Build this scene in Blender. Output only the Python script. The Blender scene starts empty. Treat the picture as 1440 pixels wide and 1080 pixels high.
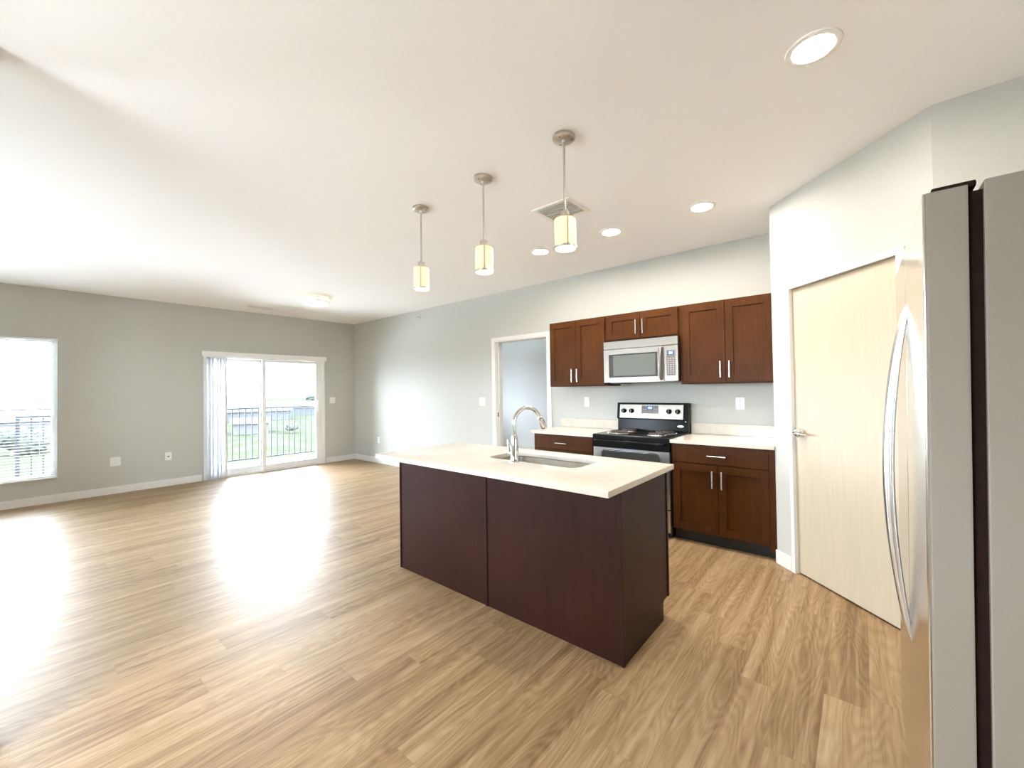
import bpy, bmesh, math, random
from mathutils import Vector, Matrix
random.seed(7)
scene = bpy.context.scene
col = scene.collection

# ------------------------------------------------------------------ camera
YAW, PITCH, ROLL = math.radians(40.287), math.radians(0.8396), math.radians(0.8488)
CAM_Z = 1.3485
cam_data = bpy.data.cameras.new('camera')
cam = bpy.data.objects.new('camera', cam_data)
col.objects.link(cam)
cam_data.sensor_width = 36.0
cam_data.lens = 579.25 / 1440 * 36.0
cam_data.clip_start = 0.02
cam_data.clip_end = 2000
fwd = Vector((-math.sin(YAW) * math.cos(PITCH), math.cos(YAW) * math.cos(PITCH), math.sin(PITCH)))
up0 = Vector((math.sin(YAW) * math.sin(PITCH), -math.cos(YAW) * math.sin(PITCH), math.cos(PITCH)))
rt0 = Vector((math.cos(YAW), math.sin(YAW), 0))
rt = rt0 * math.cos(ROLL) - up0 * math.sin(ROLL)
up = rt0 * math.sin(ROLL) + up0 * math.cos(ROLL)
cam.matrix_world = Matrix(((rt.x, up.x, -fwd.x, 0), (rt.y, up.y, -fwd.y, 0), (rt.z, up.z, -fwd.z, CAM_Z), (0, 0, 0, 1)))
scene.camera = cam

# ------------------------------------------------------------------ sky, light levels, exposure
SKY = 5.5            # overcast daylight outside
LAMP = 53.0          # recessed lamps
scene.view_settings.view_transform = 'Standard'
scene.view_settings.look = 'None'
scene.view_settings.gamma = 1.0
scene.view_settings.use_curve_mapping = False
scene.view_settings.exposure = 3.14
world = bpy.data.worlds.new('overcast_sky')
scene.world = world
world.use_nodes = True
bg = world.node_tree.nodes['Background']
bg.inputs['Color'].default_value = (0.79, 0.88, 1.0, 1)
bg.inputs['Strength'].default_value = SKY
cy = scene.cycles
cy.max_bounces = 12
cy.diffuse_bounces = 8
cy.glossy_bounces = 5
cy.transmission_bounces = 6
cy.transparent_max_bounces = 16
cy.sample_clamp_indirect = 8.0
cy.caustics_reflective = False
cy.caustics_refractive = False

# ------------------------------------------------------------------ dimensions (metres, camera stands at x=0, y=0)
W, K, C = -7.889, 4.341, 2.735      # window wall, kitchen wall, ceiling
E, S, N = 0.95, -2.2, 7.35          # right wall, rear wall, far wall of the next room
CT = 0.889                          # worktop height


def portal(name, y0, y1, z0, z1, south=False):
    l = bpy.data.lights.new(name, 'AREA')
    l.shape = 'RECTANGLE'
    l.size, l.size_y = y1 - y0, z1 - z0
    l.cycles.is_portal = True
    o = bpy.data.objects.new(name, l)
    col.objects.link(o)
    o.location = (W - 0.16, (y0 + y1) / 2, (z0 + z1) / 2)
    o.rotation_euler = (math.pi / 2, 0, -math.pi / 2)
    if south:
        o.location = ((y0 + y1) / 2, S - 0.11, (z0 + z1) / 2)
        o.rotation_euler = (math.pi / 2, 0, 0)


portal('daylight_through_window', -1.5, 0.26, 0.31, 2.10)
portal('daylight_through_added_rear_window', -5.0, -4.0, .9, 2.05, True)  # opening added behind the camera for more living room daylight
portal('daylight_through_added_kitchen_window', -2.2, -1.0, .9, 2.05, True)  # also an added opening, lifts the kitchen ceiling and refrigerator side
portal('daylight_through_sliding_door', 1.83, 3.69, 0.0, 2.0)
portal('daylight_through_bedroom_window', 5.1, 6.5, 0.9, 2.05)

# ------------------------------------------------------------------ materials
MATS = {}


def nodes_of(name):
    m = bpy.data.materials.new(name)
    m.use_nodes = True
    nt = m.node_tree
    return m, nt, nt.nodes['Principled BSDF']


def mat(name, color, rough=0.5, metal=0.0, noise=0.0, scale=40.0, bump=0.0, stretch=(1, 1, 1), coat=0.0, spec=0.5, emit=None, estr=0.0):
    m, nt, b = nodes_of(name)
    b.inputs['Roughness'].default_value = rough
    b.inputs['Metallic'].default_value = metal
    b.inputs['Coat Weight'].default_value = coat
    b.inputs['Specular IOR Level'].default_value = spec
    b.inputs['Base Color'].default_value = (*color, 1)
    if noise or bump:
        tc = nt.nodes.new('ShaderNodeTexCoord')
        mp = nt.nodes.new('ShaderNodeMapping')
        mp.inputs['Scale'].default_value = stretch
        nz = nt.nodes.new('ShaderNodeTexNoise')
        nz.inputs['Scale'].default_value = scale
        nz.inputs['Detail'].default_value = 5
        nt.links.new(tc.outputs['Object'], mp.inputs['Vector'])
        nt.links.new(mp.outputs['Vector'], nz.inputs['Vector'])
        if noise:
            rp = nt.nodes.new('ShaderNodeValToRGB')
            lo = [max(0, c * (1 - noise)) for c in color]
            hi = [min(1, c * (1 + noise)) for c in color]
            rp.color_ramp.elements[0].color = (*lo, 1)
            rp.color_ramp.elements[1].color = (*hi, 1)
            rp.color_ramp.elements[0].position = 0.3
            rp.color_ramp.elements[1].position = 0.7
            nt.links.new(nz.outputs['Fac'], rp.inputs['Fac'])
            nt.links.new(rp.outputs['Color'], b.inputs['Base Color'])
        if bump:
            bp = nt.nodes.new('ShaderNodeBump')
            bp.inputs['Strength'].default_value = bump
            bp.inputs['Distance'].default_value = 0.002
            nt.links.new(nz.outputs['Fac'], bp.inputs['Height'])
            nt.links.new(bp.outputs['Normal'], b.inputs['Normal'])
    if emit:
        b.inputs['Emission Color'].default_value = (*emit, 1)
        b.inputs['Emission Strength'].default_value = estr
    MATS[name] = m
    return m


WALL = mat('greige_paint', (0.55, 0.555, 0.52), 0.75, noise=0.02, scale=60, bump=0.15)
WALLB = mat('pale_bedroom_paint', (0.74, 0.75, 0.75), 0.8, noise=0.02, scale=60, bump=0.15)
CEIL = mat('ceiling_paint', (0.92, 0.91, 0.895), 0.85, noise=0.015, scale=120, bump=0.25)
TRIM = mat('white_trim_paint', (0.80, 0.79, 0.76), 0.45, noise=0.01)
WHITE = mat('white_plastic', (0.85, 0.85, 0.84), 0.35, noise=0.01)
VINYL = mat('white_vinyl', (0.86, 0.87, 0.87), 0.4, noise=0.01)
SLOT = mat('dark_slot', (0.05, 0.05, 0.05), 0.6, noise=0.1)
NICKEL = mat('brushed_nickel', (0.62, 0.59, 0.54), 0.28, 1.0, noise=0.06, scale=80, stretch=(1, 1, 20))
CHROME = mat('polished_chrome', (0.66, 0.655, 0.65), 0.08, 1.0, noise=0.01)
STEEL = mat('stainless_steel', (0.34, 0.312, 0.28), 0.34, 1.0, noise=0.05, scale=30, stretch=(1, 30, 60))
STEELF = mat('fridge_stainless_steel', (0.70, 0.68, 0.65), 0.16, 1.0, noise=0.03, scale=20, stretch=(1, 1, 60))
STEELD = mat('oven_stainless_steel', (0.55, 0.545, 0.54), 0.30, 1.0, noise=0.05, scale=30, stretch=(1, 30, 60))
SINKST = mat('satin_sink_steel', (0.34, 0.31, 0.265), 0.38, 1.0, noise=0.08, scale=60, stretch=(1, 20, 1))
HANDLE = mat('satin_silver', (0.78, 0.79, 0.80), 0.25, 1.0, noise=0.02)
FRSIDE = mat('textured_grey_enamel', (0.29, 0.255, 0.215), 0.42, noise=0.18, scale=900, bump=0.35)
GASKET = mat('dark_gasket', (0.022, 0.011, 0.008), 0.8, noise=0.2, spec=0.1)
BLACK = mat('black_enamel', (0.010, 0.011, 0.011), 0.2, noise=0.1, spec=0.1)
BLACKM = mat('black_matte', (0.02, 0.018, 0.017), 0.45, noise=0.1)
COIL = mat('heating_coil_metal', (0.10, 0.09, 0.085), 0.4, 0.6, noise=0.2)
MWGLASS = mat('microwave_window_glass', (0.115, 0.13, 0.115), 0.35, noise=0.05, scale=400, spec=0.4)
OVGLASS = mat('oven_window_glass', (0.05, 0.055, 0.055), 0.08, noise=0.05, coat=0.5, spec=0.8)
PAD = mat('control_pad', (0.16, 0.15, 0.145), 0.3, noise=0.05)
KEYS = mat('pale_keys', (0.42, 0.40, 0.38), 0.5, noise=0.05)
DISPLAY = mat('blue_display', (0.01, 0.03, 0.10), 0.2, emit=(0.02, 0.09, 0.35), estr=0.18)
DIGITS = mat('lit_digits', (0.5, 0.8, 1.0), 0.3, emit=(0.45, 0.85, 1.0), estr=0.3)
DOORW = mat('pale_maple_veneer', (0.55, 0.485, 0.37), 0.42, noise=0.05, scale=6, stretch=(14, 14, 0.6))
HINGE = mat('hinge_metal', (0.30, 0.25, 0.20), 0.4, 0.8, noise=0.1)
RAIL = mat('grey_painted_metal', (0.020, 0.021, 0.025), 0.5, noise=0.1, spec=0.2)
BALC = mat('balcony_deck', (0.26, 0.26, 0.255), 0.8, noise=0.08)
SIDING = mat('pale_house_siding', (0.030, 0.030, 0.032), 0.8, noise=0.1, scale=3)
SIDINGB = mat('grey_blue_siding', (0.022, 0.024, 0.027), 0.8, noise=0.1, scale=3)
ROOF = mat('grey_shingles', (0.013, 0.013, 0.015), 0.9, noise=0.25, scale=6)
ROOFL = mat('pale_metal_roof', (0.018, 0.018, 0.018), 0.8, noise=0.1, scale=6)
HWIN = mat('house_window', (0.010, 0.012, 0.015), 0.2, noise=0.1)
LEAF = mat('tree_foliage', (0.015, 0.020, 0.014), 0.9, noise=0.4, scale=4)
BARK = mat('tree_bark', (0.07, 0.055, 0.045), 0.9, noise=0.3)
SLATM = mat('blind_slat', (0.82, 0.83, 0.83), 0.5, noise=0.01)
VANE = mat('vertical_blind_vane', (0.80, 0.81, 0.83), 0.6, noise=0.02, scale=8)
PTRIM = mat('white_lamp_trim', (0.86, 0.84, 0.80), 0.4, noise=0.01)
GLOW = mat('recessed_lamp_lens', (1, 1, 1), 0.4, emit=(1.0, 0.91, 0.81), estr=LAMP)
SHADE = mat('frosted_glass_shade', (0.6, 0.55, 0.42), 0.35, emit=(1.0, 0.80, 0.42), estr=.085)
DOME = mat('ceiling_lamp_glass', (0.8, 0.76, 0.66), 0.35, emit=(1.0, 0.86, 0.55), estr=.22)
RIM = mat('window_rim_metal', (0.85, 0.86, 0.86), 0.2, 1.0, noise=0.02)


def glass_mat():
    m = bpy.data.materials.new('clear_window_glass')
    m.use_nodes = True
    nt = m.node_tree
    nt.nodes.clear()
    out = nt.nodes.new('ShaderNodeOutputMaterial')
    tr = nt.nodes.new('ShaderNodeBsdfTransparent')
    tr.inputs['Color'].default_value = (0.96, 0.975, 0.97, 1)
    gl = nt.nodes.new('ShaderNodeBsdfGlossy')
    gl.inputs['Roughness'].default_value = 0.02
    fr = nt.nodes.new('ShaderNodeFresnel')
    fr.inputs['IOR'].default_value = 1.3
    mx = nt.nodes.new('ShaderNodeMixShader')
    nt.links.new(fr.outputs[0], mx.inputs[0])
    nt.links.new(tr.outputs[0], mx.inputs[1])
    nt.links.new(gl.outputs[0], mx.inputs[2])
    nt.links.new(mx.outputs[0], out.inputs[0])
    return m


GLASS = glass_mat()


def wood_mat(name, base, rough, spec=0.5):
    """dark stained cherry with a fine vertical grain"""
    m, nt, b = nodes_of(name)
    tc = nt.nodes.new('ShaderNodeTexCoord')
    mp = nt.nodes.new('ShaderNodeMapping')
    mp.inputs['Scale'].default_value = (30, 30, 1.2)
    n1 = nt.nodes.new('ShaderNodeTexNoise')
    n1.inputs['Scale'].default_value = 3.0
    n1.inputs['Detail'].default_value = 8
    n2 = nt.nodes.new('ShaderNodeTexNoise')
    n2.inputs['Scale'].default_value = 2.5
    n2.inputs['Detail'].default_value = 3
    mxv = nt.nodes.new('ShaderNodeMath')
    mxv.operation = 'ADD'
    mulv = nt.nodes.new('ShaderNodeMath')
    mulv.operation = 'MULTIPLY'
    mulv.inputs[1].default_value = 0.5
    rp = nt.nodes.new('ShaderNodeValToRGB')
    rp.color_ramp.elements[0].position = 0.38
    rp.color_ramp.elements[1].position = 0.64
    rp.color_ramp.elements[0].color = (base[0] * 0.72, base[1] * 0.68, base[2] * 0.66, 1)
    rp.color_ramp.elements[1].color = (base[0] * 1.28, base[1] * 1.3, base[2] * 1.3, 1)
    L = nt.links.new
    L(tc.outputs['Object'], mp.inputs['Vector'])
    L(mp.outputs['Vector'], n1.inputs['Vector'])
    L(tc.outputs['Object'], n2.inputs['Vector'])
    L(n1.outputs['Fac'], mxv.inputs[0])
    L(n2.outputs['Fac'], mxv.inputs[1])
    L(mxv.outputs[0], mulv.inputs[0])
    L(mulv.outputs[0], rp.inputs['Fac'])
    L(rp.outputs['Color'], b.inputs['Base Color'])
    b.inputs['Roughness'].default_value = rough
    b.inputs['Specular IOR Level'].default_value = spec
    return m


WOOD = wood_mat('dark_cherry_stain', (0.070, 0.024, 0.0060), 0.40, 0.12)
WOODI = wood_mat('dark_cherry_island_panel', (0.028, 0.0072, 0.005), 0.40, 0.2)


def quartz_mat():
    m, nt, b = nodes_of('warm_white_quartz')
    tc = nt.nodes.new('ShaderNodeTexCoord')
    n1 = nt.nodes.new('ShaderNodeTexNoise')
    n1.inputs['Scale'].default_value = 18
    n1.inputs['Detail'].default_value = 6
    rp = nt.nodes.new('ShaderNodeValToRGB')
    rp.color_ramp.elements[0].position = 0.35
    rp.color_ramp.elements[1].position = 0.65
    rp.color_ramp.elements[0].color = (0.665, 0.61, 0.525, 1)
    rp.color_ramp.elements[1].color = (0.715, 0.665, 0.585, 1)
    nt.links.new(tc.outputs['Object'], n1.inputs['Vector'])
    nt.links.new(n1.outputs['Fac'], rp.inputs['Fac'])
    nt.links.new(rp.outputs['Color'], b.inputs['Base Color'])
    b.inputs['Roughness'].default_value = 0.16
    return m


QUARTZ = quartz_mat()


def floor_mat():
    """oak look vinyl planks running towards the kitchen wall (+Y)"""
    m, nt, b = nodes_of('oak_plank_floor')
    L = nt.links.new
    N_ = nt.nodes.new

    def math_(op, a=None, bb=None, c=None):
        n = N_('ShaderNodeMath')
        n.operation = op
        for i, v in enumerate((a, bb, c)):
            if v is None:
                continue
            if isinstance(v, (int, float)):
                n.inputs[i].default_value = v
            else:
                L(v, n.inputs[i])
        return n.outputs[0]

    PW, PL = 0.152, 1.22
    tc = N_('ShaderNodeTexCoord')
    sp = N_('ShaderNodeSeparateXYZ')
    L(tc.outputs['Object'], sp.inputs[0])
    X, Y = sp.outputs['X'], sp.outputs['Y']
    xr = math_('DIVIDE', X, PW)
    row = math_('FLOOR', xr)
    wr = N_('ShaderNodeTexWhiteNoise')
    wr.noise_dimensions = '1D'
    L(row, wr.inputs['W'])
    yo = math_('ADD', math_('DIVIDE', Y, PL), math_('MULTIPLY', wr.outputs['Value'], 7.0))
    coli = math_('FLOOR', yo)
    cmb = N_('ShaderNodeCombineXYZ')
    L(row, cmb.inputs[0])
    L(coli, cmb.inputs[1])
    wp = N_('ShaderNodeTexWhiteNoise')
    wp.noise_dimensions = '3D'
    L(cmb.outputs[0], wp.inputs['Vector'])
    rnd = wp.outputs['Value']
    # grain, shifted per plank
    g = N_('ShaderNodeCombineXYZ')
    L(math_('ADD', math_('MULTIPLY', X, 19.0), math_('MULTIPLY', rnd, 80.0)), g.inputs[0])
    L(math_('ADD', math_('MULTIPLY', Y, 0.85), math_('MULTIPLY', rnd, 31.0)), g.inputs[1])
    n1 = N_('ShaderNodeTexNoise')
    n1.inputs['Scale'].default_value = 1.0
    n1.inputs['Detail'].default_value = 7
    n1.inputs['Roughness'].default_value = 0.65
    n1.inputs['Distortion'].default_value = 0.6
    L(g.outputs[0], n1.inputs['Vector'])
    # cathedral figure
    g2 = N_('ShaderNodeCombineXYZ')
    L(math_('ADD', math_('MULTIPLY', X, 7.0), math_('MULTIPLY', rnd, 40.0)), g2.inputs[0])
    L(math_('ADD', math_('MULTIPLY', Y, 1.1), math_('MULTIPLY', rnd, 17.0)), g2.inputs[1])
    n2 = N_('ShaderNodeTexNoise')
    n2.inputs['Scale'].default_value = 1.0
    n2.inputs['Detail'].default_value = 1.5
    L(g2.outputs[0], n2.inputs['Vector'])
    rings = math_('SINE', math_('MULTIPLY', n2.outputs['Fac'], 120.0))
    fine = N_('ShaderNodeTexNoise')
    fine.inputs['Scale'].default_value = 1.0
    fine.inputs['Detail'].default_value = 4
    g3 = N_('ShaderNodeCombineXYZ')
    L(math_('MULTIPLY', X, 220.0), g3.inputs[0])
    L(math_('ADD', math_('MULTIPLY', Y, 9.0), math_('MULTIPLY', rnd, 50.0)), g3.inputs[1])
    L(g3.outputs[0], fine.inputs['Vector'])
    v = math_('ADD', math_('MULTIPLY', n1.outputs['Fac'], 0.95), math_('MULTIPLY', rings, 0.045))
    v = math_('ADD', v, math_('MULTIPLY', fine.outputs['Fac'], 0.22))
    v = math_('ADD', v, math_('MULTIPLY', math_('SUBTRACT', rnd, 0.5), 0.12))
    v = math_('SUBTRACT', v, 0.10)
    rp = N_('ShaderNodeValToRGB')
    cr = rp.color_ramp
    cr.elements[0].position = 0.27
    cr.elements[0].color = (0.18, 0.106, 0.048, 1)
    cr.elements[1].position = 0.76
    cr.elements[1].color = (0.46, 0.335, 0.20, 1)
    e = cr.elements.new(0.5)
    e.color = (0.32, 0.21, 0.108, 1)
    L(v, rp.inputs['Fac'])
    # seams
    fx = math_('FRACT', xr)
    fy = math_('FRACT', yo)
    ex = math_('MINIMUM', fx, math_('SUBTRACT', 1.0, fx))
    ey = math_('MINIMUM', fy, math_('SUBTRACT', 1.0, fy))
    sx = math_('LESS_THAN', ex, 0.008)
    sy = math_('LESS_THAN', ey, 0.0011)
    seam = math_('MULTIPLY', math_('MAXIMUM', sx, sy), 0.18)
    mx = N_('ShaderNodeMixRGB')
    L(seam, mx.inputs['Fac'])
    L(rp.outputs['Color'], mx.inputs['Color1'])
    mx.inputs['Color2'].default_value = (0.12, 0.08, 0.05, 1)
    L(mx.outputs['Color'], b.inputs['Base Color'])
    b.inputs['Roughness'].default_value = 0.44
    b.inputs['Specular IOR Level'].default_value = 0.3
    bp = N_('ShaderNodeBump')
    bp.inputs['Strength'].default_value = 0.22
    bp.inputs['Distance'].default_value = 0.001
    L(v, bp.inputs['Height'])
    L(bp.outputs['Normal'], b.inputs['Normal'])
    return m


FLOOR = floor_mat()


def ground_mat():
    m, nt, b = nodes_of('meadow_grass')
    tc = nt.nodes.new('ShaderNodeTexCoord')
    n1 = nt.nodes.new('ShaderNodeTexNoise')
    n1.inputs['Scale'].default_value = 0.3
    n1.inputs['Detail'].default_value = 7
    rp = nt.nodes.new('ShaderNodeValToRGB')
    rp.color_ramp.elements[0].position = 0.35
    rp.color_ramp.elements[1].position = 0.68
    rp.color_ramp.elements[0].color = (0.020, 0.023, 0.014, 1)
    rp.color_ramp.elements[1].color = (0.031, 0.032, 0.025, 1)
    nt.links.new(tc.outputs['Object'], n1.inputs['Vector'])
    nt.links.new(n1.outputs['Fac'], rp.inputs['Fac'])
    nt.links.new(rp.outputs['Color'], b.inputs['Base Color'])
    b.inputs['Roughness'].default_value = 0.95
    b.inputs['Specular IOR Level'].default_value = 0.0
    return m


GROUND = ground_mat()


# ------------------------------------------------------------------ mesh builder
OFFSET = {}       # world offset subtracted from each part's mesh, inherited by its sub-parts


class MB:
    def __init__(self):
        self.bm = bmesh.new()

    def _merge(self, t, M=None):
        if M is not None:
            bmesh.ops.transform(t, matrix=M, verts=t.verts)
        me = bpy.data.meshes.new('tmp')
        t.to_mesh(me)
        t.free()
        self.bm.from_mesh(me)
        bpy.data.meshes.remove(me)
        return self

    def box(self, x0, x1, y0, y1, z0, z1, bev=0.0, seg=2, M=None):
        t = bmesh.new()
        bmesh.ops.create_cube(t, size=1)
        x0, x1 = min(x0, x1), max(x0, x1)
        y0, y1 = min(y0, y1), max(y0, y1)
        z0, z1 = min(z0, z1), max(z0, z1)
        for v in t.verts:
            v.co = Vector(((v.co.x + .5) * (x1 - x0) + x0, (v.co.y + .5) * (y1 - y0) + y0, (v.co.z + .5) * (z1 - z0) + z0))
        if bev > 0:
            bmesh.ops.bevel(t, geom=t.edges[:], offset=bev, segments=seg, profile=0.7, affect='EDGES', clamp_overlap=True)
        return self._merge(t, M)

    def lathe(self, prof, c=(0, 0, 0), seg=40, axis='Z', M=None):
        t = bmesh.new()
        rings = []
        for r, z in prof:
            if r < 1e-6:
                rings.append([t.verts.new((0, 0, z))])
            else:
                rings.append([t.verts.new((r * math.cos(2 * math.pi * i / seg), r * math.sin(2 * math.pi * i / seg), z)) for i in range(seg)])
        for a, b in zip(rings, rings[1:]):
            for i in range(seg):
                j = (i + 1) % seg
                if len(a) == 1 and len(b) == 1:
                    continue
                if len(a) == 1:
                    t.faces.new((a[0], b[i], b[j]))
                elif len(b) == 1:
                    t.faces.new((a[i], a[j], b[0]))
                else:
                    t.faces.new((a[i], a[j], b[j], b[i]))
        bmesh.ops.recalc_face_normals(t, faces=t.faces[:])
        R = Matrix.Identity(4)
        if axis == 'Y':      # profile z runs towards -Y
            R = Matrix.Rotation(math.pi / 2, 4, 'X')
        if axis == 'X':
            R = Matrix.Rotation(math.pi / 2, 4, 'Y')
        MM = Matrix.Translation(Vector(c)) @ R
        if M is not None:
            MM = M @ MM
        return self._merge(t, MM)

    def cyl(self, c, r, z0, z1, seg=32, axis='Z', bev=0.0, M=None):
        if bev:
            pr = [(0, z0), (r - bev, z0), (r, z0 + bev), (r, z1 - bev), (r - bev, z1), (0, z1)]
        else:
            pr = [(0, z0), (r, z0), (r, z1), (0, z1)]
        return self.lathe(pr, c, seg, axis, M)

    def tube(self, pts, r, seg=12, caps=True, M=None):
        """r: number or list, one radius per point"""
        t = bmesh.new()
        pts = [Vector(p) for p in pts]
        n = len(pts)
        rr = r if isinstance(r, (list, tuple)) else [r] * n
        rings = []
        prev = None
        for i, p in enumerate(pts):
            d = (pts[min(i + 1, n - 1)] - pts[max(i - 1, 0)]).normalized()
            if prev is None:
                a = Vector((0, 0, 1)) if abs(d.z) < 0.9 else Vector((1, 0, 0))
                u = d.cross(a).normalized()
            else:
                u = (prev - d * prev.dot(d)).normalized()
            prev = u
            w = d.cross(u)
            rings.append([t.verts.new(p + (u * math.cos(2 * math.pi * k / seg) + w * math.sin(2 * math.pi * k / seg)) * rr[i]) for k in range(seg)])
        for a, b in zip(rings, rings[1:]):
            for k in range(seg):
                t.faces.new((a[k], a[(k + 1) % seg], b[(k + 1) % seg], b[k]))
        if caps:
            t.faces.new(rings[0][::-1])
            t.faces.new(rings[-1])
        bmesh.ops.recalc_face_normals(t, faces=t.faces[:])
        return self._merge(t, M)

    def prism(self, poly, h0, h1, plane='XY', M=None):
        """extrude a 2D polygon; plane XY along Z, YZ along X, XZ along Y"""
        t = bmesh.new()

        def P(a, b, h):
            return {'XY': (a, b, h), 'YZ': (h, a, b), 'XZ': (a, h, b)}[plane]
        lo = [t.verts.new(P(a, b, h0)) for a, b in poly]
        hi = [t.verts.new(P(a, b, h1)) for a, b in poly]
        n = len(poly)
        t.faces.new(lo)
        t.faces.new(hi)
        for i in range(n):
            t.faces.new((lo[i], lo[(i + 1) % n], hi[(i + 1) % n], hi[i]))
        bmesh.ops.recalc_face_normals(t, faces=t.faces[:])
        return self._merge(t, M)

    def build(self, name, material, parent=None, off=None, smooth=False):
        bm = self.bm
        if off is None:
            off = OFFSET.get(parent.name, (0, 0, 0)) if parent is not None else (0, 0, 0)
        if any(off):
            bmesh.ops.translate(bm, vec=-Vector(off), verts=bm.verts)
        me = bpy.data.meshes.new(name)
        bm.to_mesh(me)
        bm.free()
        me.materials.append(material)
        if smooth:
            for p in me.polygons:
                p.use_smooth = True
            try:
                me.set_sharp_from_angle(angle=math.radians(38))
            except Exception:
                pass
        o = bpy.data.objects.new(name, me)
        OFFSET[o.name] = tuple(off)
        col.objects.link(o)
        if parent is not None:
            o.parent = parent
        return o


def tag(o, label, cat, group=None):
    o['label'] = label
    o['category'] = cat
    if group:
        o['group'] = group
    return o


def thing(name, label, cat, loc=(0, 0, 0), rotz=0.0, group=None):
    o = bpy.data.objects.new(name, None)
    o.empty_display_size = 0.1
    col.objects.link(o)
    o.location = loc
    o.rotation_euler = (0, 0, rotz)
    return tag(o, label, cat, group)


def structure(name, mb, m, label=None, cat=None, parent=None, smooth=False):
    o = mb.build(name, m, parent, smooth=smooth)
    if parent is None:
        o['kind'] = 'structure'
        if label:
            o['label'] = label
        o['category'] = cat or name.split('_')[0]
    return o


def structure_empty(name, label, cat, loc=(0, 0, 0), rotz=0.0):
    o = thing(name, label, cat, loc, rotz)
    o['kind'] = 'structure'
    return o


def dup(root, loc, label, rotz=None):
    r = root.copy()
    col.objects.link(r)
    r.location = loc
    if rotz is not None:
        r.rotation_euler = (0, 0, rotz)
    r['label'] = label
    for ch in list(root.children):
        c = ch.copy()
        col.objects.link(c)
        c.parent = r
        for g in list(ch.children):
            d = g.copy()
            col.objects.link(d)
            d.parent = c
    return r


# ------------------------------------------------------------------ room shell
structure('floor', MB().box(W - .15, E + .1, S - .1, N + .1, -.12, 0), FLOOR, 'oak-look plank floor running through the open living room and kitchen', 'floor')
structure('ceiling', MB().box(W - .15, E + .1, S - .1, N + .1, C, C + .12), CEIL, 'flat off-white ceiling with recessed lamps', 'ceiling')

mb = MB()
OPEN = [(-1.5, 0.26, 0.31, 2.10), (1.83, 3.69, 0.0, 2.0), (5.1, 6.5, 0.9, 2.05)]
ys = S - .1
for (a, b_, z0, z1) in OPEN:
    mb.box(W - .15, W, ys, a, 0, C)
    if z0 > 0:
        mb.box(W - .15, W, a, b_, 0, z0)
    mb.box(W - .15, W, a, b_, z1, C)
    ys = b_
mb.box(W - .15, W, ys, N + .1, 0, C)
structure('wall_west', mb, WALL, 'long greige wall with the window and the sliding glass door', 'wall')

DX0, DX1, DZ = -3.985, -3.075, 2.04
mb = MB()
mb.box(W, DX0, K, K + .13, 0, C)
mb.box(DX0, DX1, K, K + .13, DZ, C)
mb.box(DX1, E, K, K + .13, 0, C)
structure('wall_north', mb, WALL, 'grey wall behind the stove and wall cabinets with an open doorway', 'wall')
structure('wall_east', MB().box(E, E + .1, S - .1, K + .13, 0, C), WALL, 'wall behind the refrigerator', 'wall')
SX0, SX1, SZ0, SZ1 = -5.0, -4.0, .9, 2.05
KX0, KX1 = -2.2, -1.0  # openings of the added rear windows
structure('wall_south', MB().box(W, SX0, S - .1, S, 0, C).box(SX1, KX0, S - .1, S, 0, C).box(KX1, E, S - .1, S, 0, C).box(SX0, SX1, S - .1, S, 0, SZ0).box(SX0, SX1, S - .1, S, SZ1, C).box(KX0, KX1, S - .1, S, 0, SZ0).box(KX0, KX1, S - .1, S, SZ1, C), WALL, 'rear wall behind the camera', 'wall')
structure('wall_partition', MB().box(-2.69, -2.56, S, -.085, 0, C), WALL, 'end of a partition wall at the left edge of the view', 'wall')
structure('wall_bedroom_north', MB().box(W, -2.3, N, N + .1, 0, C), WALLB, 'far wall of the room seen through the doorway', 'wall')
structure('wall_bedroom_east', MB().box(-2.4, -2.3, K + .13, N, 0, C), WALLB, 'side wall of the room behind the doorway', 'wall')

# corner pantry: return, diagonal front with a door, side wall
AX, AY = -.515, 3.718
BX, BY = 0.292, 2.911
structure('wall_pantry_return', MB().box(AX, AX + .09, AY + .035, K, 0, C), WALL, 'short return wall beside the right base cabinet', 'wall')
MD = Matrix.Translation((AX, AY, 0)) @ Matrix.Rotation(-math.pi / 4, 4, 'Z')     # x along the diagonal, +y into the pantry
LD = (BX - AX) * math.sqrt(2)
S0, S1, PZ = 0.185, 0.963, 2.052
mb = MB()
mb.prism([(0, 0), (S0, 0), (S0, .1), (.05, .1), (0, .05)], 0, C, M=MD)
mb.box(S0, S1, 0, .1, PZ, C, M=MD)
mb.box(S1, LD, 0, .1, 0, C, M=MD)
structure('wall_pantry_diagonal', mb, WALL, 'diagonal pale wall holding the pale wooden pantry door', 'wall')
structure('wall_pantry_side', MB().box(BX, E, BY, BY + .1, 0, C), WALL, 'taupe wall above and beside the refrigerator', 'wall')

# baseboards
BBH, BBT = .10, .014


def bboard(name, boxes, label, M=None):
    m_ = MB()
    for b in boxes:
        m_.box(*b, bev=.003, M=M)
    structure(name, m_, TRIM, label, 'baseboard')


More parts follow.
